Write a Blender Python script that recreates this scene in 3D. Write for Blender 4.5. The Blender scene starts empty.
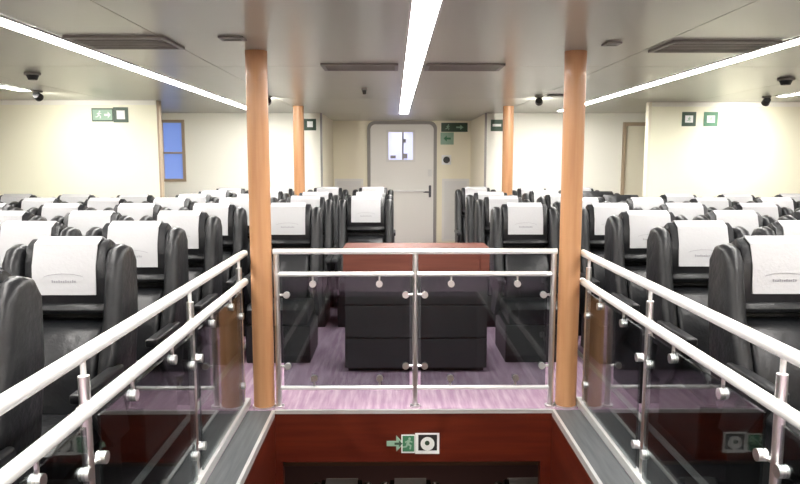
import bpy, bmesh, math, random
from mathutils import Vector, Matrix
random.seed(7)
S = bpy.context.scene
COL = S.collection
PI = math.pi

# ------------------------------------------------------------------ materials
def mat(name, color, rough=0.5, metal=0.0, spec=0.5, noise=None, coat=0.0, bump=None, emit=None):
    m = bpy.data.materials.new(name); m.use_nodes = True
    nt = m.node_tree; b = nt.nodes['Principled BSDF']
    b.inputs['Base Color'].default_value = (*color, 1)
    b.inputs['Roughness'].default_value = rough
    b.inputs['Metallic'].default_value = metal
    b.inputs['Specular IOR Level'].default_value = spec
    b.inputs['Coat Weight'].default_value = coat
    if emit:
        b.inputs['Emission Color'].default_value = (*emit[0], 1)
        b.inputs['Emission Strength'].default_value = emit[1]
    if noise or bump:
        tc = nt.nodes.new('ShaderNodeTexCoord'); mp = nt.nodes.new('ShaderNodeMapping')
        nt.links.new(tc.outputs['Object'], mp.inputs['Vector'])
    if noise:   # (scale xyz, other colour, amount low, amount high)
        sc, c2, lo, hi = noise
        mp.inputs['Scale'].default_value = sc
        n = nt.nodes.new('ShaderNodeTexNoise'); n.inputs['Scale'].default_value = 1.0
        n.inputs['Detail'].default_value = 5.0
        r = nt.nodes.new('ShaderNodeValToRGB')
        r.color_ramp.elements[0].position = lo; r.color_ramp.elements[0].color = (*color, 1)
        r.color_ramp.elements[1].position = hi; r.color_ramp.elements[1].color = (*c2, 1)
        nt.links.new(mp.outputs['Vector'], n.inputs['Vector'])
        nt.links.new(n.outputs['Fac'], r.inputs['Fac'])
        nt.links.new(r.outputs['Color'], b.inputs['Base Color'])
    if bump:    # (scale, strength)
        n2 = nt.nodes.new('ShaderNodeTexNoise'); n2.inputs['Scale'].default_value = bump[0]
        n2.inputs['Detail'].default_value = 4.0
        nt.links.new(tc.outputs['Object'], n2.inputs['Vector'])
        bp = nt.nodes.new('ShaderNodeBump'); bp.inputs['Strength'].default_value = bump[1]
        bp.inputs['Distance'].default_value = 0.01
        nt.links.new(n2.outputs['Fac'], bp.inputs['Height'])
        nt.links.new(bp.outputs['Normal'], b.inputs['Normal'])
    return m

def glass_mat(name, tint):
    m = bpy.data.materials.new(name); m.use_nodes = True
    nt = m.node_tree; nt.nodes.clear()
    o = nt.nodes.new('ShaderNodeOutputMaterial'); mx = nt.nodes.new('ShaderNodeMixShader')
    t = nt.nodes.new('ShaderNodeBsdfTransparent'); t.inputs['Color'].default_value = (*tint, 1)
    g = nt.nodes.new('ShaderNodeBsdfGlossy'); g.inputs['Roughness'].default_value = 0.03
    lw = nt.nodes.new('ShaderNodeLayerWeight'); lw.inputs['Blend'].default_value = 0.5
    p = nt.nodes.new('ShaderNodeMath'); p.operation = 'POWER'; p.inputs[1].default_value = 4.5
    a = nt.nodes.new('ShaderNodeMath'); a.operation = 'MULTIPLY_ADD'; a.inputs[1].default_value = 0.9; a.inputs[2].default_value = 0.045
    nt.links.new(lw.outputs['Facing'], p.inputs[0]); nt.links.new(p.outputs[0], a.inputs[0])
    nt.links.new(a.outputs[0], mx.inputs['Fac'])
    nt.links.new(t.outputs[0], mx.inputs[1]); nt.links.new(g.outputs[0], mx.inputs[2])
    nt.links.new(mx.outputs[0], o.inputs['Surface'])
    return m

STRIP_E = 21.5
M = dict(
    leather=mat('black_leather', (0.010, 0.0105, 0.012), 0.36, spec=.4, noise=((9, 9, 9), (0.017, 0.018, 0.02), .35, .7), bump=(18, .6)),
    shell=mat('dark_seat_shell', (0.014, 0.0145, 0.016), 0.45),
    cloth=mat('white_cover_cloth', (0.48, 0.485, 0.495), 0.85, spec=.2, bump=(60, .12)),
    print_=mat('grey_print', (0.33, 0.33, 0.35), 0.8),
    arm=mat('armrest_plastic', (0.02, 0.021, 0.023), 0.4),
    steel=mat('brushed_steel', (0.80, 0.80, 0.79), 0.32, 1.0),
    rail=mat('satin_rail_steel', (0.86, 0.87, 0.86), 0.38, 0.5),
    dsteel=mat('dark_steel', (0.12, 0.12, 0.13), 0.4, 0.8),
    glass=glass_mat('railing_glass', (0.57, 0.60, 0.61)),
    mahog=mat('mahogany', (0.12, 0.018, 0.007), 0.32, noise=((2.2, 2.2, 22), (0.075, 0.010, 0.005), .35, .7), coat=.2),
    mahog2=mat('red_wood_fascia', (0.15, 0.046, 0.030), 0.55, spec=.3, noise=((2, 2, 26), (0.11, 0.032, 0.02), .35, .7)),
    beech=mat('column_veneer', (0.50, 0.265, 0.125), 0.42, noise=((22, 22, 1.3), (0.40, 0.19, 0.085), .35, .68), coat=.15),
    carpet=mat('purple_carpet', (0.37, 0.24, 0.34), 0.95, spec=.1, noise=((34, 3, 3), (0.52, 0.39, 0.48), .38, .66), bump=(220, .4)),
    dfloor=mat('dark_floor', (0.03, 0.028, 0.032), 0.6),
    kerb=mat('grey_vinyl', (0.075, 0.082, 0.088), 0.45, noise=((40, 2.5, 4), (0.13, 0.14, 0.145), .35, .7)),
    wall=mat('cream_wall', (0.92, 0.91, 0.72), 0.5, noise=((.6, .6, .6), (0.90, 0.89, 0.70), .4, .65)),
    wall2=mat('cream_recess_wall', (0.88, 0.84, 0.67), 0.5),
    wallw=mat('pale_wall', (0.90, 0.895, 0.80), 0.5),
    trim=mat('grey_trim', (0.30, 0.29, 0.27), 0.5),
    btrim=mat('brown_trim', (0.42, 0.33, 0.23), 0.5),
    ceil=mat('ceiling_panel', (0.45, 0.455, 0.385), 0.28, spec=.5, noise=((.5, .5, .5), (0.42, 0.425, 0.36), .4, .65)),
    ceilback=mat('ceiling_void', (0.05, 0.05, 0.05), 0.8),
    vent=mat('vent_metal', (0.20, 0.185, 0.17), 0.45),
    dvent=mat('vent_dark', (0.10, 0.094, 0.086), 0.6),
    door=mat('door_paint', (0.78, 0.775, 0.735), 0.4),
    grille=mat('grille_paint', (0.72, 0.72, 0.70), 0.5),
    grey=mat('charcoal_panel', (0.055, 0.056, 0.058), 0.4),
    black=mat('black_plastic', (0.012, 0.012, 0.012), 0.45),
    green=mat('sign_green', (0.05, 0.20, 0.10), 0.5),
    dgreen=mat('sign_dark_green', (0.035, 0.075, 0.045), 0.5),
    pgreen=mat('sign_pale_green', (0.30, 0.46, 0.34), 0.5),
    white=mat('sign_white', (0.85, 0.87, 0.85), 0.5),
    lower=mat('lower_deck_paint', (0.28, 0.17, 0.12), 0.6),
    lcarpet=mat('lower_carpet', (0.15, 0.09, 0.1), 0.95),
    lens=mat('spot_lens', (.9, .9, .9), .4, emit=((1, .96, .9), 6)),
    strip=mat('strip_diffuser', (0.9, 0.9, 0.9), 0.5, emit=((1.0, 0.965, 0.92), STRIP_E)),
    alu=mat('aluminium_lip', (0.72, 0.72, 0.71), 0.4, .6),
    bluewin=mat('daylight_pane', (0.25, 0.35, 0.7), 0.15, emit=((0.16, 0.28, 0.75), .22)),
    bluewin2=mat('daylight_pane_pale', (0.5, 0.55, 0.85), 0.15, emit=((0.62, 0.65, 1.0), .33)),
)

# ------------------------------------------------------------------ mesh helpers
class MB:
    def __init__(s): s.bm = bmesh.new()
    def box(s, x0, x1, y0, y1, z0, z1, bev=0.0, seg=2):
        r = bmesh.ops.create_cube(s.bm, size=1.0)
        vs = r['verts']
        for v in vs:
            v.co = Vector(((x0+x1)/2+v.co.x*(x1-x0), (y0+y1)/2+v.co.y*(y1-y0), (z0+z1)/2+v.co.z*(z1-z0)))
        if bev: s._bev(vs, bev, seg)
        return s
    def _bev(s, vs, bev, seg):
        es = {e for v in vs for e in v.link_edges}
        bmesh.ops.bevel(s.bm, geom=list(es), offset=bev, segments=seg, affect='EDGES', profile=.5, clamp_overlap=True)
    def prism(s, pts, a0, a1, axis='x', bev=0.0, seg=2):
        def P(p, a):
            if axis == 'x': return (a, p[0], p[1])
            if axis == 'y': return (p[0], a, p[1])
            return (p[0], p[1], a)
        A = [s.bm.verts.new(P(p, a0)) for p in pts]; B = [s.bm.verts.new(P(p, a1)) for p in pts]
        n = len(pts)
        fs = [s.bm.faces.new(A), s.bm.faces.new(B[::-1])]
        for i in range(n):
            fs.append(s.bm.faces.new((A[i], B[i], B[(i+1) % n], A[(i+1) % n])))
        bmesh.ops.recalc_face_normals(s.bm, faces=fs)
        if bev:
            es = list(fs[0].edges) + list(fs[1].edges)
            bmesh.ops.bevel(s.bm, geom=es, offset=bev, segments=seg, affect='EDGES', profile=.5, clamp_overlap=True)
        return s
    def cyl(s, p0, p1, r, r2=None, n=20):
        p0, p1 = Vector(p0), Vector(p1); d = p1-p0
        q = Vector((0, 0, 1)).rotation_difference(d.normalized()).to_matrix().to_4x4()
        bmesh.ops.create_cone(s.bm, cap_ends=True, segments=n, radius1=r, radius2=r if r2 is None else r2, depth=d.length,
                              matrix=Matrix.Translation((p0+p1)/2) @ q)
        return s
    def sphere(s, c, r, sc=(1, 1, 1), n=16):
        bmesh.ops.create_uvsphere(s.bm, u_segments=n, v_segments=n//2, radius=r,
                                  matrix=Matrix.Translation(c) @ Matrix.Diagonal((*sc, 1)))
        return s
    def build(s, name, m, parent=None, smooth=False):
        me = bpy.data.meshes.new(name)
        if parent is not None:
            w = Vector(parent.location); p = parent.parent
            while p: w += Vector(p.location); p = p.parent
            for v in s.bm.verts: v.co -= w
        if smooth:
            for f in s.bm.faces: f.smooth = True
        s.bm.to_mesh(me); s.bm.free()
        me.materials.append(M[m] if isinstance(m, str) else m)
        if smooth:
            try: me.set_sharp_from_angle(angle=math.radians(42))
            except Exception: pass
        o = bpy.data.objects.new(name, me); COL.objects.link(o)
        if parent is not None: o.parent = parent
        return o

def tag(o, label=None, cat=None, group=None, kind=None):
    for k, v in (('label', label), ('category', cat), ('group', group), ('kind', kind)):
        if v: o[k] = v
    return o
def thing(name, loc, label, cat, group=None):
    o = bpy.data.objects.new(name, None); o.empty_display_size = .1; o.location = loc; COL.objects.link(o)
    return tag(o, label, cat, group)
def struct(name, mb, m): return tag(mb.build(name, m), kind='structure')

# ------------------------------------------------------------------ layout numbers
ZC = 1.57           # eye height
CEIL = 2.225
AX = 0.125          # centre line of the saloon
PL, PR = -0.756, 1.0        # stairwell opening
PY0, PY1 = 0.35, 4.165
GL, GR = -0.94, 1.19        # side railings
WL_Y, WR_Y = 7.72, 7.9     # side bulkheads
BACK = 9.75
REC = 11.6

# ------------------------------------------------------------------ room shell
f = MB()
f.box(-7, PL, -3, 12, -.06, 0); f.box(PR, 7, -3, 12, -.06, 0)
f.box(PL, PR, -3, PY0, -.06, 0); f.box(PL, PR, PY1, 12, -.06, 0)
struct('floor', f, 'carpet')
# vinyl border strips beside the stairwell
k = MB(); k.box(GL+.02, PL-.012, PY0, PY1, 0, .006); struct('trim_1', k, 'kerb')
k = MB(); k.box(PR+.012, GR-.02, PY0, PY1, 0, .006); struct('trim_2', k, 'kerb')
# bright metal nosing round the opening
k = MB(); k.box(PL-.012, PL+.006, PY0, PY1, -.03, .012); k.box(PR-.006, PR+.012, PY0, PY1, -.03, .012)
k.box(PL+.006, PR-.006, PY1-.012, PY1+.012, -.012, .010); struct('trim_3', k, 'alu')
k = MB(); k.box(PL+.006, PR-.006, PY1-.008, PY1-.0005, -.33, -.0125); k.box(PL+.0005, PL+.005, PY0, PY1-.009, -.4, -.031); k.box(PR-.005, PR-.0005, PY0, PY1-.009, -.4, -.031); struct('trim_13', k, 'mahog')
# seat tracks on the floor
k = MB(); k.box(-1.275, -1.235, .4, 7.6, .004, .012); struct('trim_4', k, 'alu')
k = MB(); k.box(1.485, 1.525, .4, 7.8, .004, .012); struct('trim_5', k, 'alu')
# dark floor covering under the side seats
k = MB(); k.box(-6.9, GL-.02, PY0, 4.12, 0, .004); struct('floor_left', k, 'dfloor')
k = MB(); k.box(GR+.02, 6.9, PY0, 4.12, 0, .004); struct('floor_right', k, 'dfloor')
# stairwell lining
k = MB(); k.box(PL-.05, PL, PY0, PY1, -2.6, -.06); struct('wall_stair_left', k, 'mahog')
k = MB(); k.box(PR, PR+.05, PY0, PY1, -2.6, -.06); struct('wall_stair_right', k, 'mahog')
k = MB(); k.box(PL-.05, PR+.05, PY0-.05, PY0, -2.6, -.06); struct('wall_stair_near', k, 'mahog')
k = MB(); k.box(PL, PR, PY1, PY1+.06, -.33, -.06); k.box(PL, PL+.05, PY1, PY1+.06, -2.6, -.33); k.box(PR-.07, PR, PY1, PY1+.06, -2.6, -.33)
struct('trim_6', k, 'mahog')
k = MB(); k.box(-3, 3.3, PY1+.06, 9, -.32, -.28); struct('ceiling_lower', k, 'lower')
k = MB(); k.box(-3, 3.3, .2, 9, -2.66, -2.6); struct('floor_lower', k, 'lcarpet')
k = MB(); k.box(-3, 3.3, 9, 9.05, -2.6, -.28); struct('wall_lower_back', k, 'lower')
k = MB(); k.box(-3.05, -3, PY1+.06, 9, -2.6, -.28); k.box(3.3, 3.35, PY1+.06, 9, -2.6, -.28)
k.box(-3, PL-.05, PY1+.0, PY1+.06, -2.6, -.28); k.box(PR+.05, 3.3, PY1, PY1+.06, -2.6, -.28); struct('wall_lower_side', k, 'lower')

# ceiling: panels with fine joints
c = MB()
xs = [-7, -5.2, -3.1, -1.25, 1.5, 3.35, 5.45, 7]
ys = [-3, -.1, 2.42, 4.94, 7.46, 9.9, 12]
for i in range(len(xs)-1):
    for j in range(len(ys)-1):
        c.box(xs[i]+.003, xs[i+1]-.003, ys[j]+.003, ys[j+1]-.003, CEIL, CEIL+.03)
struct('ceiling', c, 'ceil')
c = MB(); c.box(-7, 7, -3, 12, CEIL+.031, CEIL+.08); struct('ceiling_backing', c, 'ceilback')

# bulkheads
def wall(name, x0, x1, y0, y1, m='wall', z1=CEIL): return struct(name, MB().box(x0, x1, y0, y1, 0, z1), m)
wall('wall_front_left', -7, -2.62, WL_Y, WL_Y+.08)
wall('wall_front_right', 2.93, 7, WR_Y, WR_Y+.08)
wall('wall_left', -7.08, -7, -3, 12)
wall('wall_right', 7, 7.08, -3, 12)
wall('wall_rear', -7, 7, -3.08, -3)
# back wall either side of the recess, with a window opening (left) and a door (right)
w = MB(); w.box(-2.93, -1.02, BACK, BACK+.08, 0, CEIL); w.box(-7, -3.28, BACK, BACK+.08, 0, CEIL)
w.box(-3.28, -2.93, BACK, BACK+.08, 0, 1.27); w.box(-3.28, -2.93, BACK, BACK+.08, 2.13, CEIL)
struct('wall_back_left', w, 'wallw')
w = MB(); w.box(1.29, 3.22, BACK, BACK+.08, 0, CEIL); w.box(4.2, 7, BACK, BACK+.08, 0, CEIL); w.box(3.22, 4.2, BACK, BACK+.08, 2.1, CEIL)
struct('wall_back_right', w, 'wallw')
wall('wall_recess_left', -1.10, -1.02, BACK+.08, REC, 'wall2')
wall('wall_recess_right', 1.29, 1.37, BACK+.08, REC, 'wall2')
wall('wall_back', -1.1, 1.37, REC, REC+.08, 'wall2')
# grey corner profiles
for i, x in enumerate((-1.02, 1.29)):
    s = 1 if i == 0 else -1
    struct('trim_%d' % (7+i), MB().box(x-.014, x+.014, BACK-.012, BACK+.012, 0, CEIL), 'trim')
struct('trim_9', MB().box(-2.62, -2.60, WL_Y-.006, WL_Y+.09, 0, CEIL), 'btrim')
struct('trim_10', MB().box(2.90, 2.93, WR_Y-.006, WR_Y+.09, 0, CEIL), 'wall2')
struct('trim_11', MB().box(-7, -2.62, WL_Y-.02, WL_Y, CEIL-.05, CEIL-.002), 'wallw')
struct('trim_12', MB().box(2.93, 7, WR_Y-.02, WR_Y, CEIL-.05, CEIL-.002), 'wallw')
struct('baseboard_front_left', MB().box(-7, -2.62, WL_Y-.015, WL_Y, 0, .1), 'trim')
struct('baseboard_front_right', MB().box(2.93, 7, WR_Y-.015, WR_Y, 0, .1), 'trim')

# window_1 : tall narrow window with bluish daylight, seen past the left bulkhead
wn = tag(bpy.data.objects.new('window_1', None), kind='structure'); wn.location = (-3.105, BACK, 1.27); COL.objects.link(wn)
fr = MB()
for a in ((-3.28, -3.24, 1.27, 2.13), (-2.97, -2.93, 1.27, 2.13), (-3.24, -2.97, 2.09, 2.13), (-3.24, -2.97, 1.27, 1.31), (-3.24, -2.97, 1.66, 1.685)):
    fr.box(a[0], a[1], BACK-.02, BACK+.06, a[2], a[3])
fr.build('window_frame', 'btrim', wn)
MB().box(-3.24, -2.97, BACK+.03, BACK+.04, 1.31, 2.09).build('pane', 'bluewin', wn)
# door_2 : cream door at the right rear, under a dark lintel
d2 = tag(bpy.data.objects.new('door_2', None), kind='structure'); d2.location = (3.7, BACK, 0); COL.objects.link(d2)
fr = MB(); fr.box(3.22, 3.27, BACK-.02, BACK+.08, 0, 2.1); fr.box(4.15, 4.2, BACK-.02, BACK+.08, 0, 2.1); fr.box(3.27, 4.15, BACK-.02, BACK+.08, 2.05, 2.1)
fr.build('door_frame', 'btrim', d2)
MB().box(3.27, 4.15, BACK+.02, BACK+.06, .01, 2.05).build('door_leaf', 'wall2', d2)
MB().cyl((4.08, BACK-.03, 1.0), (3.96, BACK-.03, 1.0), .012).cyl((4.08, BACK+.02, 1.0), (4.08, BACK-.04, 1.0), .012).build('door_handle', 'steel', d2)

# door_1 : wide pale door in the recess
DX0, DX1 = -.445, .715
d = tag(bpy.data.objects.new('door_1', None), kind='structure'); d.location = ((DX0+DX1)/2, REC, 0); COL.objects.link(d)
def round_top(x0, x1, z1, r):
    p = [(x0, 0.005)]
    for i in range(7): a = PI - i*PI/12; p.append((x0+r+r*math.cos(a), z1-r+r*math.sin(a)))
    for i in range(7): a = PI/2 - i*PI/12; p.append((x1-r+r*math.cos(a), z1-r+r*math.sin(a)))
    p.append((x1, 0.005)); return p
o_ = round_top(DX0, DX1, 2.215, .12); i_ = round_top(DX0+.05, DX1-.05, 2.165, .09)
MB().prism(o_ + i_[::-1], REC-.05, REC-.001, 'y').build('door_frame', 'trim', d)
MB().prism(round_top(DX0+.052, DX1-.052, 2.163, .09), REC-.035, REC-.006, 'y').build('door_leaf', 'door', d)
MB().box(DX0+.14, DX1-.2, REC-.1, REC-.07, 1.04, 1.075, .008).box(DX0+.15, DX0+.19, REC-.072, REC-.034, 1.035, 1.08).box(DX1-.25, DX1-.21, REC-.072, REC-.034, 1.035, 1.08).build('push_bar', 'alu', d)
MB().box(DX1-.13, DX1-.09, REC-.06, REC-.034, .95, 1.15, .008).cyl((DX1-.11, REC-.075, 1.04), (DX1-.22, REC-.075, 1.04), .012).build('door_handle', 'dsteel', d)
MB().box(DX1-.14, DX1-.08, REC-.05, REC-.034, 1.3, 1.42, .008).build('lock_plate', 'grille', d)
wx0, wx1, wz0, wz1 = -.09, .315, 1.58, 2.03
fr = MB()
for a in ((wx0-.04, wx0, wz0-.04, wz1+.04), (wx1, wx1+.04, wz0-.04, wz1+.04), (wx0, wx1, wz1, wz1+.04), (wx0, wx1, wz0-.04, wz0)):
    fr.box(a[0], a[1], REC-.048, REC-.034, a[2], a[3])
wf = fr.build('window_frame', 'grille', d)
MB().box(wx0, wx1, REC-.044, REC-.036, wz0, wz1).build('pane', 'bluewin2', d)
MB().box(.135, .16, REC-.05, REC-.045, wz0, wz1).box(.16, .225, REC-.05, REC-.045, wz0+.02, wz0+.1).box(-.06, .03, REC-.05, REC-.045, wz0+.02, wz0+.07).box(.16, .2, REC-.05, REC-.045, 1.86, 1.92).build('window_bar', 'print_', d)

# ------------------------------------------------------------------ columns
def column(x, y, label):
    t = thing('column', (x, y, 0), label, 'column', 'wood veneer columns')
    MB().cyl((x, y, .014), (x, y, CEIL-.001), .066, n=40).build('shaft', 'beech', t, True)
    MB().cyl((x, y, 0), (x, y, .014), .072, n=40).build('base_ring', 'steel', t, True)
column(-.832, 4.255, 'thick wood-veneer column at the left end of the cross railing')
column(1.103, 4.255, 'thick wood-veneer column at the right end of the cross railing')
column(-1.165, 8.5, 'distant wood-veneer column among seats, left of the pale door')
column(1.40, 8.5, 'distant wood-veneer column among seats, right of the pale door')

# ------------------------------------------------------------------ railings
def clip(mb, x, y, z, axis):
    r, h = .021, .016
    if axis == 'x': mb.cyl((x-h, y, z), (x+h, y, z), r, n=16)
    else: mb.cyl((x, y-h, z), (x, y+h, z), r, n=16)
def side_rail(x, sgn, label):      # sgn: +1 -> posts stand on the seat side
    t = thing('stair_railing', (x, 2.4, 0), label, 'railing', 'railings round the stairwell')
    y0, y1 = .55, 4.27
    MB().cyl((x, y0, .99), (x, y1, .99), .0225).sphere((x, y1, .99), .0225).sphere((x, y0, .99), .0225).build('top_rail', 'rail', t, True)
    MB().cyl((x, y0, .81), (x, y1, .81), .0225).sphere((x, y1, .81), .0225).sphere((x, y0, .81), .0225).build('mid_rail', 'rail', t, True)
    MB().box(x-.02, x+.02, y0, y1, .006, .055, .004).build('bottom_channel', 'alu', t)
    PX = x + sgn*.018
    yy = [.95, 2.06, 3.17, 4.19]
    for y in yy:
        p = MB().cyl((PX, y, .0), (PX, y, .91), .0175, n=20).cyl((PX, y, .0), (PX, y, .014), .04, n=20).build('post', 'steel', t, True)
        MB().cyl((PX, y, .91), (PX, y, .978), .009, n=12).build('rail_pin', 'rail', p, True)
        MB().cyl((PX, y-.02, .80), (PX, y+.02, .80), .024, n=14).build('rail_bracket', 'rail', p, True)
    for a, b in zip(yy[:-1], yy[1:]):
        g = MB().box(x-.005, x+.005, a+.05, b-.05, .06, .765).build('glass_panel', 'glass', t)
        for (cy, cz) in ((a+.06, .18), (a+.06, .62), (b-.06, .18), (b-.06, .62)):
            m = MB(); clip(m, x, cy, cz, 'x'); pz = a if cy < (a+b)/2 else b
            m.cyl((x, cy, cz), (PX, pz, cz), .009, n=10); m.build('glass_clip', 'steel', g, True)
        for fy in (.3, .7):
            m = MB(); y = a+(b-a)*fy; clip(m, x, y, .73, 'x'); m.cyl((x, y, .73), (x, y, .80), .007, n=10); m.build('glass_clip', 'steel', g, True)
    return t
side_rail(GL, -1, 'long glazed steel railing along the left side of the stairwell')
side_rail(GR, 1, 'long glazed steel railing along the right side of the stairwell')
# cross railing between the two thick columns
RY = 4.245
t = thing('stair_railing', (AX, RY, 0), 'short glazed steel railing across the stairwell head between two columns', 'railing', 'railings round the stairwell')
xa, xb = -.735, 1.0
MB().cyl((xa-.02, RY, 1.005), (xb+.02, RY, 1.005), .018).build('top_rail', 'rail', t, True)
MB().cyl((xa, RY, .862), (xb, RY, .862), .0155).build('mid_rail', 'rail', t, True)
MB().cyl((xa, RY, .128), (xb, RY, .128), .014).build('bottom_rail', 'rail', t, True)
posts = [xa, AX+.008, xb]
for x in posts:
    MB().cyl((x, RY, .0), (x, RY, .99), .018).cyl((x, RY, 0), (x, RY, .014), .034).build('post', 'steel', t, True)
for a, b in zip(posts[:-1], posts[1:]):
    g = MB().box(a+.035, b-.035, RY-.005, RY+.005, .14, .85).build('glass_panel', 'glass', t)
    for fx in (.26, .74):
        for (cz, rz) in ((.80, .855), (.19, .14)):
            m = MB(); x = a+(b-a)*fx; clip(m, x, RY, cz, 'y'); m.cyl((x, RY, cz), (x, RY, rz), .007, n=10); m.build('glass_clip', 'steel', g, True)
    for cz in (.73, .27):
        for x, pxx in ((a+.06, a), (b-.06, b)):
            m = MB(); clip(m, x, RY, cz, 'y'); m.cyl((x, RY, cz), (pxx, RY, cz), .008, n=10); m.build('glass_clip', 'steel', g, True)

# ------------------------------------------------------------------ cabinet behind the cross railing
CX0, CX1, CY = -.375, .70, 4.96
t = thing('cabinet', ((CX0+CX1)/2, CY+.16, 0), 'low charcoal cabinet with red wood fascia behind the cross railing', 'cabinet')
MB().box(CX0+.01, CX1-.01, CY+.02, CY+.32, .03, .755).build('body', 'grey', t)
MB().box(CX0+.03, CX1-.03, CY+.05, CY+.3, 0, .03).build('plinth', 'black', t)
MB().box(CX0, CX1, CY, CY+.32, .755, .935, .006).build('fascia', 'mahog2', t)
for z0, z1 in ((.035, .255), (.265, .505), (.515, .752)):
    MB().box(CX0+.015, CX1-.015, CY, CY+.019, z0, z1, .003).build('front_panel', 'grey', t)
MB().box(CX1-.075, CX1-.068, CY-.004, CY-.0005,   .765, .925).build('joint_strip', 'mahog', t)

# ------------------------------------------------------------------ seats (prototype faces -y)
def seat_proto(cover=True):
    r = thing('passenger_seat', (0, 0, 0), 'x', 'seat')
    MB().prism([(-.7, .365), (-.695, .43), (-.63, .468), (-.32, .45), (-.24, .43), (-.23, .33), (-.66, .31)], -.235, .235, 'x', .022, 3).build('seat_cushion', 'leather', r, True)
    MB().prism([(-.245, .43), (-.24, .58), (-.20, .68), (-.145, .765), (-.075, .805), (.05, .805), (.075, .75), (-.06, .41)], -.188, .188, 'x', .025, 3).build('backrest', 'leather', r, True)
    hp = [(-.02, .84), (-.062, .852), (-.076, .872), (-.070, .893), (-.056, .902), (-.064, .945), (-.056, 1.08), (-.026, 1.168), (.03, 1.196), (.08, 1.172), (.102, 1.06), (.085, .85)]
    MB().prism(hp, -.192, .192, 'x', .012, 2).build('headrest', 'leather', r, True)
    bp = [(-.285, .48), (-.23, .66), (-.15, .86), (-.118, 1.0), (-.098, 1.10), (-.055, 1.158), (.005, 1.176), (.075, 1.158), (.122, 1.09), (.112, .85), (.03, .46)]
    for s in (-1, 1):
        MB().prism(bp, *sorted((s*.197, s*.28)), 'x', .034, 4).build('side_bolster', 'leather', r, True)
    MB().prism([(-.02, .36), (.088, .85), (.105, 1.1), (.13, 1.1), (.122, .85), (.02, .36)], -.25, .25, 'x', .008, 1).build('back_shell', 'shell', r, True)
    for s in (-1, 1):
        a = MB().box(*sorted((s*.245, s*.305)), -.6, -.17, .6, .645, .014, 3).build('armrest', 'arm', r, True)
        MB().prism([(-.56, .6), (-.2, .6), (-.1, .3), (-.3, .3)], *sorted((s*.255, s*.29)), 'x', .006, 1).build('armrest_panel', 'shell', a)
    MB().prism([(-.64, 0), (-.66, .06), (-.66, .30), (-.12, .31), (-.12, 0)], -.25, .25, 'x', .01, 2).build('seat_base', 'shell', r)
    if cover:
        out = [(-.0775, .945), (-.0755, .96), (-.066, 1.08), (-.033, 1.178), (.03, 1.209), (.09, 1.184), (.114, 1.06)]
        inn = [(-.0715, .945), (-.0695, .96), (-.060, 1.08), (-.029, 1.173), (.03, 1.203), (.086, 1.179), (.108, 1.06)]
        c = MB().prism(out + inn[::-1], -.148, .148, 'x').build('headrest_cover', 'cloth', r, True)
        p = MB()
        def fy(z): return -.0775 + (z-.96)*.079 - .0015
        for i in range(10):   # printed arc over a short line of lettering
            a0, a1 = math.radians(28+i*12.4), math.radians(28+(i+1)*12.4)
            pts = [(.105*math.cos(a), 1.015+.028*math.sin(a)) for a in (a0, a1)]
            th = .0028
            p.prism([(pts[0][0], pts[0][1]), (pts[1][0], pts[1][1]), (pts[1][0], pts[1][1]+th), (pts[0][0], pts[0][1]+th)], fy(1.03)-.001, fy(1.03), 'y')
        p.build('emblem_arc', 'print_', c)
        p = MB()
        for i in range(11):
            x = -.055+i*.0105
            p.box(x, x+.007, fy(1.01)-.001, fy(1.01), 1.003, 1.003+(.010 if i % 3 else .013))
        p.build('lettering', 'print_', c)
    return r
def descend(o):
    return [c for c in o.children]
def copy_tree(o, parent=None):
    n = o.copy(); COL.objects.link(n)
    if parent is not None: n.parent = parent
    for ch in o.children: copy_tree(ch, n)
    return n
ORD = ['first', 'second', 'third', 'fourth', 'fifth', 'sixth', 'seventh', 'eighth', 'ninth']
PITCH = .63
rowsY = [2.33, 3.24, 4.08, 4.93, 5.8, 6.66, 7.42]
F = 686.0
def px(X, Y): return 394 + X/Y*F
spots = []      # X, Y, label, group, cover
for side, x0, sg in (('left', -1.54, -1), ('right', 1.835, 1)):
    n = 0
    for ri, Y in enumerate(rowsY):
        k = 0
        any_ = False
        while True:
            X = x0 + sg*PITCH*k
            inner = px(X - sg*.28, Y)
            if (sg < 0 and inner < -6) or (sg > 0 and inner > 806): break
            cov = not (side == 'right' and ri == 6 and k == 1)
            what = 'black seat with white headrest cover' if cov else 'black seat without any headrest cover'
            spots.append((X, Y, '%s, %s out from the %s railing, %s row back' % (what, ORD[k], side, ORD[n]), side, cov)); any_ = True
            k += 1
        if any_: n += 1
    for ri, Y in enumerate((8.3, 9.12)):
        for k in range(3):
            X = x0 + sg*PITCH*k
            if k > 1: continue
            cov = not (side == 'right' and ri == 0 and k in (1,))
            if side == 'right' and k == 2 and ri == 1: continue
            lab = 'far black seat with white cover' if cov else 'far black seat without cover'
            spots.append((X, Y, '%s, %s in from the %s bulkhead end, %s row beyond' % (lab, ORD[1-k], side, ORD[ri]), side, cov))
for side, xx in (('left', (-.9, -.285)), ('right', (1.115,))):
    for ri, Y in enumerate((5.85, 7.0, 7.9, 9.36)):
        for k, X in enumerate(xx):
            if ri == 0 and k == 1: continue
            pos = 'right of the door aisle' if side == 'right' else ('left edge of door aisle' if k else 'farther left of door aisle')
            nth = ORD[ri] if k == 0 else ORD[ri-1]
            spots.append((X, Y, 'black seat with white cover, %s row behind the cross railing, %s' % (nth, pos), 'mid', True))
proto = seat_proto(True); bare = seat_proto(False)
used = {True: False, False: False}
for (X, Y, lab, side, cov) in spots:
    src = proto if cov else bare
    if not used[cov]: o = src; used[cov] = True
    else: o = copy_tree(src)
    o.location = (X, Y, 0)
    o['label'] = lab; o['category'] = 'seat'
    o['group'] = {'left': 'passenger seats left of the stairwell', 'right': 'passenger seats right of the stairwell', 'mid': 'passenger seats behind the cross railing'}[side]
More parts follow.
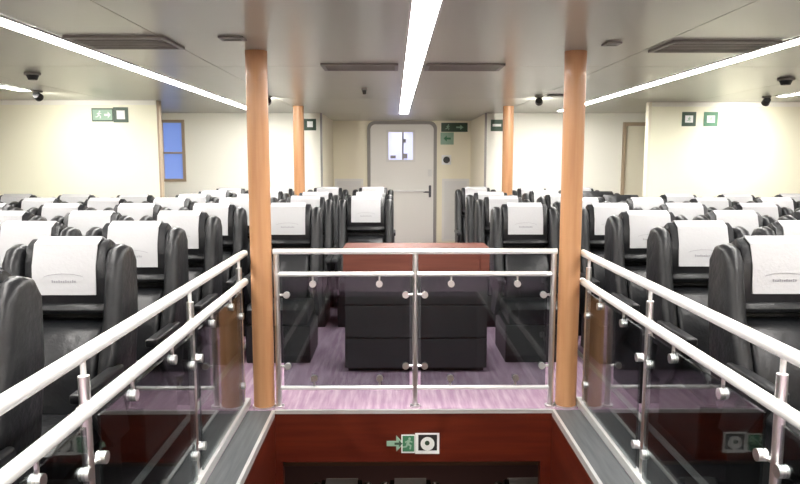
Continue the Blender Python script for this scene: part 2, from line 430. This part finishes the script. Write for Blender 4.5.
# seats of the lower deck, glimpsed under the lintel
for X, lab in ((-.49, 'lower deck seat glimpsed under the red lintel, leftmost of three'), (.15, 'lower deck seat glimpsed under the red lintel, middle of three'), (1.22, 'lower deck seat glimpsed under the red lintel, rightmost of three')):
    o = copy_tree(proto); o.location = (X, 6.09, -2.6); o['label'] = lab; o['group'] = 'lower deck seats'

l = bpy.data.lights.new('lower_deck_fill', 'POINT'); l.energy = 7; l.color = (1, .85, .7); l.shadow_soft_size = .1  # added unseen fill without a fixture, lifts the dark space under the lintel
o = bpy.data.objects.new('lower_deck_fill', l); o.location = (.1, 7.4, -.5); COL.objects.link(o)

# ------------------------------------------------------------------ ceiling lights
def strip(x, y0, y1, w, label):
    t = thing('ceiling_light', (x, (y0+y1)/2, CEIL), label, 'ceiling light', 'ceiling light strips')
    MB().box(x-w/2, x+w/2, y0, y1, CEIL-.010, CEIL-.001).build('diffuser', 'strip', t)
    f = MB(); e = .012
    f.box(x-w/2-e, x-w/2-.0005, y0-e, y1+e, CEIL-.012, CEIL-.001); f.box(x+w/2+.0005, x+w/2+e, y0-e, y1+e, CEIL-.012, CEIL-.001)
    f.box(x-w/2, x+w/2, y0-e, y0-.0005, CEIL-.012, CEIL-.001); f.box(x-w/2, x+w/2, y1+.0005, y1+e, CEIL-.012, CEIL-.001)
    f.build('light_frame', 'alu', t)
strip(.135, -2.4, 9.7, .115, 'long white light strip on the ceiling over the stairwell centre')
strip(-1.84, -2.4, 9.2, .105, 'long white light strip on the ceiling left of the stairwell')
strip(2.21, -2.4, 9.2, .105, 'long white light strip on the ceiling right of the stairwell')
strip(-3.46, -2.4, 6.6, .105, 'white light strip ending near the left bulkhead, by the ceiling edge')
strip(3.96, -2.4, 7.1, .105, 'white light strip ending near the right bulkhead, by the ceiling edge')

# ------------------------------------------------------------------ ceiling vents and fittings
def vent(x0, x1, y0, y1, label, n=6):
    t = thing('ceiling_vent', ((x0+x1)/2, (y0+y1)/2, CEIL), label, 'vent', 'ceiling vents')
    z0, z1 = CEIL-.014, CEIL-.001
    f = MB(); e = .025
    f.box(x0, x1, y0, y0+e, z0, z1); f.box(x0, x1, y1-e, y1, z0, z1); f.box(x0, x0+e, y0+e, y1-e, z0, z1); f.box(x1-e, x1, y0+e, y1-e, z0, z1)
    f.build('frame', 'vent', t)
    MB().box(x0+e, x1-e, y0+e, y1-e, CEIL-.004, z1).build('backing', 'dvent', t)
    s = MB(); L = (y1-y0-2*e)
    for i in range(n):
        y = y0+e+(i+.5)*L/n
        s.box(x0+e, x1-e, y-.008, y+.008, z0+.001, CEIL-.005)
    s.build('slats', 'vent', t)
vent(-.50, .03, 4.78, 5.08, 'dark flat ceiling vent left of the central light strip')
vent(.22, .76, 4.78, 5.08, 'dark flat ceiling vent right of the central light strip')
vent(-1.75, -1.22, 3.74, 4.12, 'dark square ceiling vent beside the left light strip')
vent(1.53, 2.13, 3.85, 4.22, 'dark square ceiling vent beside the right light strip')
def fitting(x, y, label, r=.035):
    t = thing('smoke_detector', (x, y, CEIL), label, 'detector', 'ceiling detectors')
    MB().cyl((x, y, CEIL-.02), (x, y, CEIL-.001), r*1.3, n=24).build('base', 'trim', t, True)
    MB().cyl((x, y, CEIL-.055), (x, y, CEIL-.02), r*.7, r, n=24).build('sensor_head', 'black', t, True)
fitting(-2.72, 5.3, 'small black detector on the ceiling outside the left light strip', .045)
fitting(3.15, 5.6, 'small black detector on the ceiling outside the right light strip', .05)
def spotlight(x, y, aim, watts, label):
    t = thing('ceiling_spotlight', (x, y, CEIL), label, 'spotlight', 'ceiling spotlights')
    MB().cyl((x, y, CEIL-.014), (x, y, CEIL-.001), .045, n=24).build('base', 'trim', t, True)
    d = (Vector(aim)-Vector((x, y, CEIL-.05))).normalized(); c = Vector((x, y, CEIL-.05))
    h = MB().cyl(c-d*.035, c+d*.03, .034, .04, n=24).build('lamp_head', 'black', t, True)
    MB().cyl(c+d*.0305, c+d*.033, .03, n=24).build('lens', 'lens', h)
    l = bpy.data.lights.new('lamp', 'SPOT'); l.energy = watts; l.spot_size = math.radians(125); l.spot_blend = 1.0; l.shadow_soft_size = .03
    l.color = (1, .965, .90)
    o = bpy.data.objects.new('lamp', l); COL.objects.link(o); o.parent = h
    o.location = (c+d*.04)-Vector(t.location)
    o.rotation_euler = d.to_track_quat('-Z', 'Y').to_euler()
SP = 17
spotlight(-3.39, 6.68, (-3.35, 7.72, 1.75), SP, 'small dark spotlight at the end of the far left light strip')
spotlight(3.86, 7.2, (3.95, 7.9, 1.72), SP, 'small dark spotlight at the end of the far right light strip')
spotlight(-1.30, 7.2, (-1.9, 9.75, 1.7), SP*1.8, 'small dark spotlight right behind the thick left column top')
spotlight(1.50, 7.2, (2.1, 9.75, 1.7), SP*1.8, 'small dark spotlight just left of the thick right column top')
fitting(-.27, 6.4, 'tiny detector on the ceiling between left vent and the door', .02)
def linear(x0, x1, y, label):
    t = thing('ceiling_vent', ((x0+x1)/2, y, CEIL), label, 'vent', 'ceiling vents')
    MB().box(x0, x1, y-.05, y+.05, CEIL-.012, CEIL-.001, .003).build('frame', 'vent', t)
    MB().box(x0+.02, x1-.02, y-.012, y+.012, CEIL-.0145, CEIL-.0125).build('slot', 'dvent', t)
linear(-.935, -.80, 3.80, 'short narrow ceiling slot just left of the thick left column')
linear(1.18, 1.27, 3.95, 'short narrow ceiling slot just right of the thick right column')
linear(1.55, 1.8, 7.0, 'short narrow ceiling slot far behind the thick right column')

# ------------------------------------------------------------------ signs
def plate(t, name, x0, x1, z0, z1, y, m, th=.006): return MB().box(x0, x1, y-th, y, z0, z1).build(name, m, t)
def man(t, cx, cz, h, y, m):     # running figure
    k = h/1.0; b = MB(); y0, y1 = y-.003, y
    ring = [(cx+.1*k+.1*k*math.cos(i*PI/5), cz+.40*k+.1*k*math.sin(i*PI/5)) for i in range(10)]
    b.prism(ring, y0, y1, 'y')
    def limb(p, q, w):
        p = Vector((cx+p[0]*k, cz+p[1]*k)); q = Vector((cx+q[0]*k, cz+q[1]*k)); n = (q-p).normalized(); n = Vector((-n.y, n.x))*w*k/2
        b.prism([tuple(p+n), tuple(q+n), tuple(q-n), tuple(p-n)], y0, y1, 'y')
    limb((.05, .28), (-.05, -.05), .2); limb((.05, .24), (.3, .12), .09); limb((.03, .24), (-.24, .12), .09)
    limb((-.02, -.03), (.2, -.15), .12); limb((.2, -.12), (.14, -.42), .11); limb((-.05, -.03), (-.16, -.24), .12); limb((-.14, -.22), (-.42, -.26), .1)
    return b.build('pictogram', m, t)
def arrow(t, cx, cz, w, h, y, m, d=1):
    b = MB(); pts = [(-.5, -.16), (.05, -.16), (.05, -.5), (.5, 0), (.05, .5), (.05, .16), (-.5, .16)]
    b.prism([(cx+d*p[0]*w, cz+p[1]*h) for p in pts], y-.003, y, 'y')
    return b.build('arrow', m, t)
def disc(t, name, cx, cz, r, y, m, n=24):
    return MB().prism([(cx+r*math.cos(i*2*PI/n), cz+r*math.sin(i*2*PI/n)) for i in range(n)], y-.003, y, 'y').build(name, m, t)
# left bulkhead exit sign
y = WL_Y-.002
t = thing('exit_sign', (-3.125, y, 2.0), 'long green and white exit sign high on the left bulkhead', 'sign')
plate(t, 'plate', -3.335, -3.100, 1.995, 2.14, y, 'dgreen'); plate(t, 'panel', -3.325, -3.110, 2.01, 2.125, y-.006, 'pgreen', .002)
arrow(t, -3.160, 2.067, .07, .07, y-.008, 'white', 1); man(t, -3.255, 2.067, .09, y-.008, 'white')
plate(t, 'plate', -3.097, -2.935, 1.985, 2.15, y, 'dgreen'); plate(t, 'panel', -3.060, -2.970, 2.02, 2.115, y-.006, 'white', .002)
# right bulkhead pair
y = WR_Y-.002
for cx, lab in ((3.36, 'small square green-framed sign on right bulkhead, the one nearer the door'), (3.61, 'small square green-framed sign on right bulkhead, the one farther from the door')):
    t = thing('safety_sign', (cx, y, 2.0), lab, 'sign', 'square signs on the right bulkhead')
    plate(t, 'plate', cx-.08, cx+.08, 1.955, 2.115, y, 'dgreen' if cx < 3.5 else 'green'); plate(t, 'panel', cx-.045, cx+.045, 1.995, 2.075, y-.006, 'white', .002)
    man(t, cx, 2.033, .06, y-.008, 'pgreen')
# signs on the white back walls beside the recess
y = BACK-.002
t = thing('safety_sign', (-1.19, y, 2.0), 'small dark green sign on white wall left of the door recess', 'sign')
plate(t, 'plate', -1.26, -1.09, 1.985, 2.145, y, 'dgreen'); plate(t, 'panel', -1.215, -1.135, 2.03, 2.11, y-.006, 'white', .002)
t = thing('safety_sign', (1.43, y, 2.0), 'small dark green sign on white wall right of the door recess', 'sign')
plate(t, 'plate', 1.36, 1.53, 1.975, 2.135, y, 'dgreen'); plate(t, 'panel', 1.385, 1.505, 2.04, 2.075, y-.006, 'white', .002)
# recess signs right of the door
y = REC-.002
t = thing('exit_sign', (1.0, y, 2.0), 'wide dark green exit sign on recess wall right of the door', 'sign')
plate(t, 'plate', .79, 1.23, 2.04, 2.19, y, 'dgreen'); arrow(t, 1.1, 2.115, .12, .08, y-.006, 'pgreen', 1); man(t, .9, 2.115, .1, y-.006, 'pgreen')
t = thing('safety_sign', (.88, y, 1.85), 'square grey-green sign directly below the wide exit sign', 'sign')
plate(t, 'plate', .78, 1.0, 1.83, 2.03, y, 'pgreen'); arrow(t, .89, 1.93, .12, .1, y-.006, 'green', -1)
t = thing('wall_alarm', (.88, y, 1.57), 'small round black call point on recess wall below the signs', 'alarm')
MB().box(.80, .96, y-.012, y, 1.495, 1.655, .004).build('plate', 'white', t); MB().cyl((.88, y-.04, 1.575), (.88, y-.012, 1.575), .055).build('button', 'black', t, True)
# ventilation grilles low in the recess
for x0, x1, lab in ((.81, 1.27, 'tall pale ventilation grille on recess wall right of the door'), (-1.0, -.52, 'tall pale ventilation grille on recess wall left of the door')):
    t = thing('wall_grille', ((x0+x1)/2, y, .2), lab, 'vent', 'recess wall grilles')
    fr = MB()
    for a in ((x0, x1, 1.22, 1.26), (x0, x1, .2, .24), (x0, x0+.04, .24, 1.22), (x1-.04, x1, .24, 1.22)): fr.box(a[0], a[1], y-.02, y, a[2], a[3])
    fr.build('frame', 'door', t)
    MB().box(x0+.04, x1-.04, y-.006, y-.001, .24, 1.22).build('backing', 'grille', t)
    s = MB()
    for i in range(22): z = .26+i*.0435; s.box(x0+.04, x1-.04, y-.016, y-.007, z, z+.031)
    s.build('slats', 'grille', t)
# stairwell sign on the red lintel
y = PY1-.009
t = thing('safety_sign', (.13, y, -.16), 'green and white evacuation sign on the red lintel of the stairwell', 'sign')
zc = -.208
arrow(t, .007, zc, .11, .105, y, 'pgreen', 1)
arrow(t, .027, zc, .05, .045, y-.003, 'dgreen', 1)
plate(t, 'plate', .045, .13, zc-.062, zc+.058, y, 'white', .004); plate(t, 'panel', .052, .126, zc-.052, zc+.052, y-.004, 'green', .002)
man(t, .088, zc, .085, y-.006, 'pgreen')
plate(t, 'plate', .132, .285, zc-.068, zc+.068, y, 'white', .004); plate(t, 'panel', .152, .27, zc-.045, zc+.058, y-.004, 'black', .002)
disc(t, 'roundel', .21, zc, .044, y-.006, 'white'); disc(t, 'roundel_centre', .208, zc+.006, .015, y-.009, 'dgreen')

# ------------------------------------------------------------------ world, camera, view
wd = bpy.data.worlds.new('World'); S.world = wd; wd.use_nodes = True
wd.node_tree.nodes['Background'].inputs['Color'].default_value = (0.9, 0.95, 1, 1)
wd.node_tree.nodes['Background'].inputs['Strength'].default_value = .2
cam = bpy.data.cameras.new('Camera'); co = bpy.data.objects.new('Camera', cam); COL.objects.link(co)
cam.sensor_width = 36; cam.lens = F/800*36; cam.clip_start = .05
co.location = (0, 0, ZC)
co.rotation_euler = (math.radians(90-6.8), 0, math.radians(-.5))
S.camera = co
S.view_settings.view_transform = 'Standard'; S.view_settings.look = 'None'
S.view_settings.gamma = 1; S.view_settings.use_curve_mapping = False
S.view_settings.exposure = 1.45
S.cycles.max_bounces = 10; S.cycles.transparent_max_bounces = 24; S.cycles.use_denoising = True
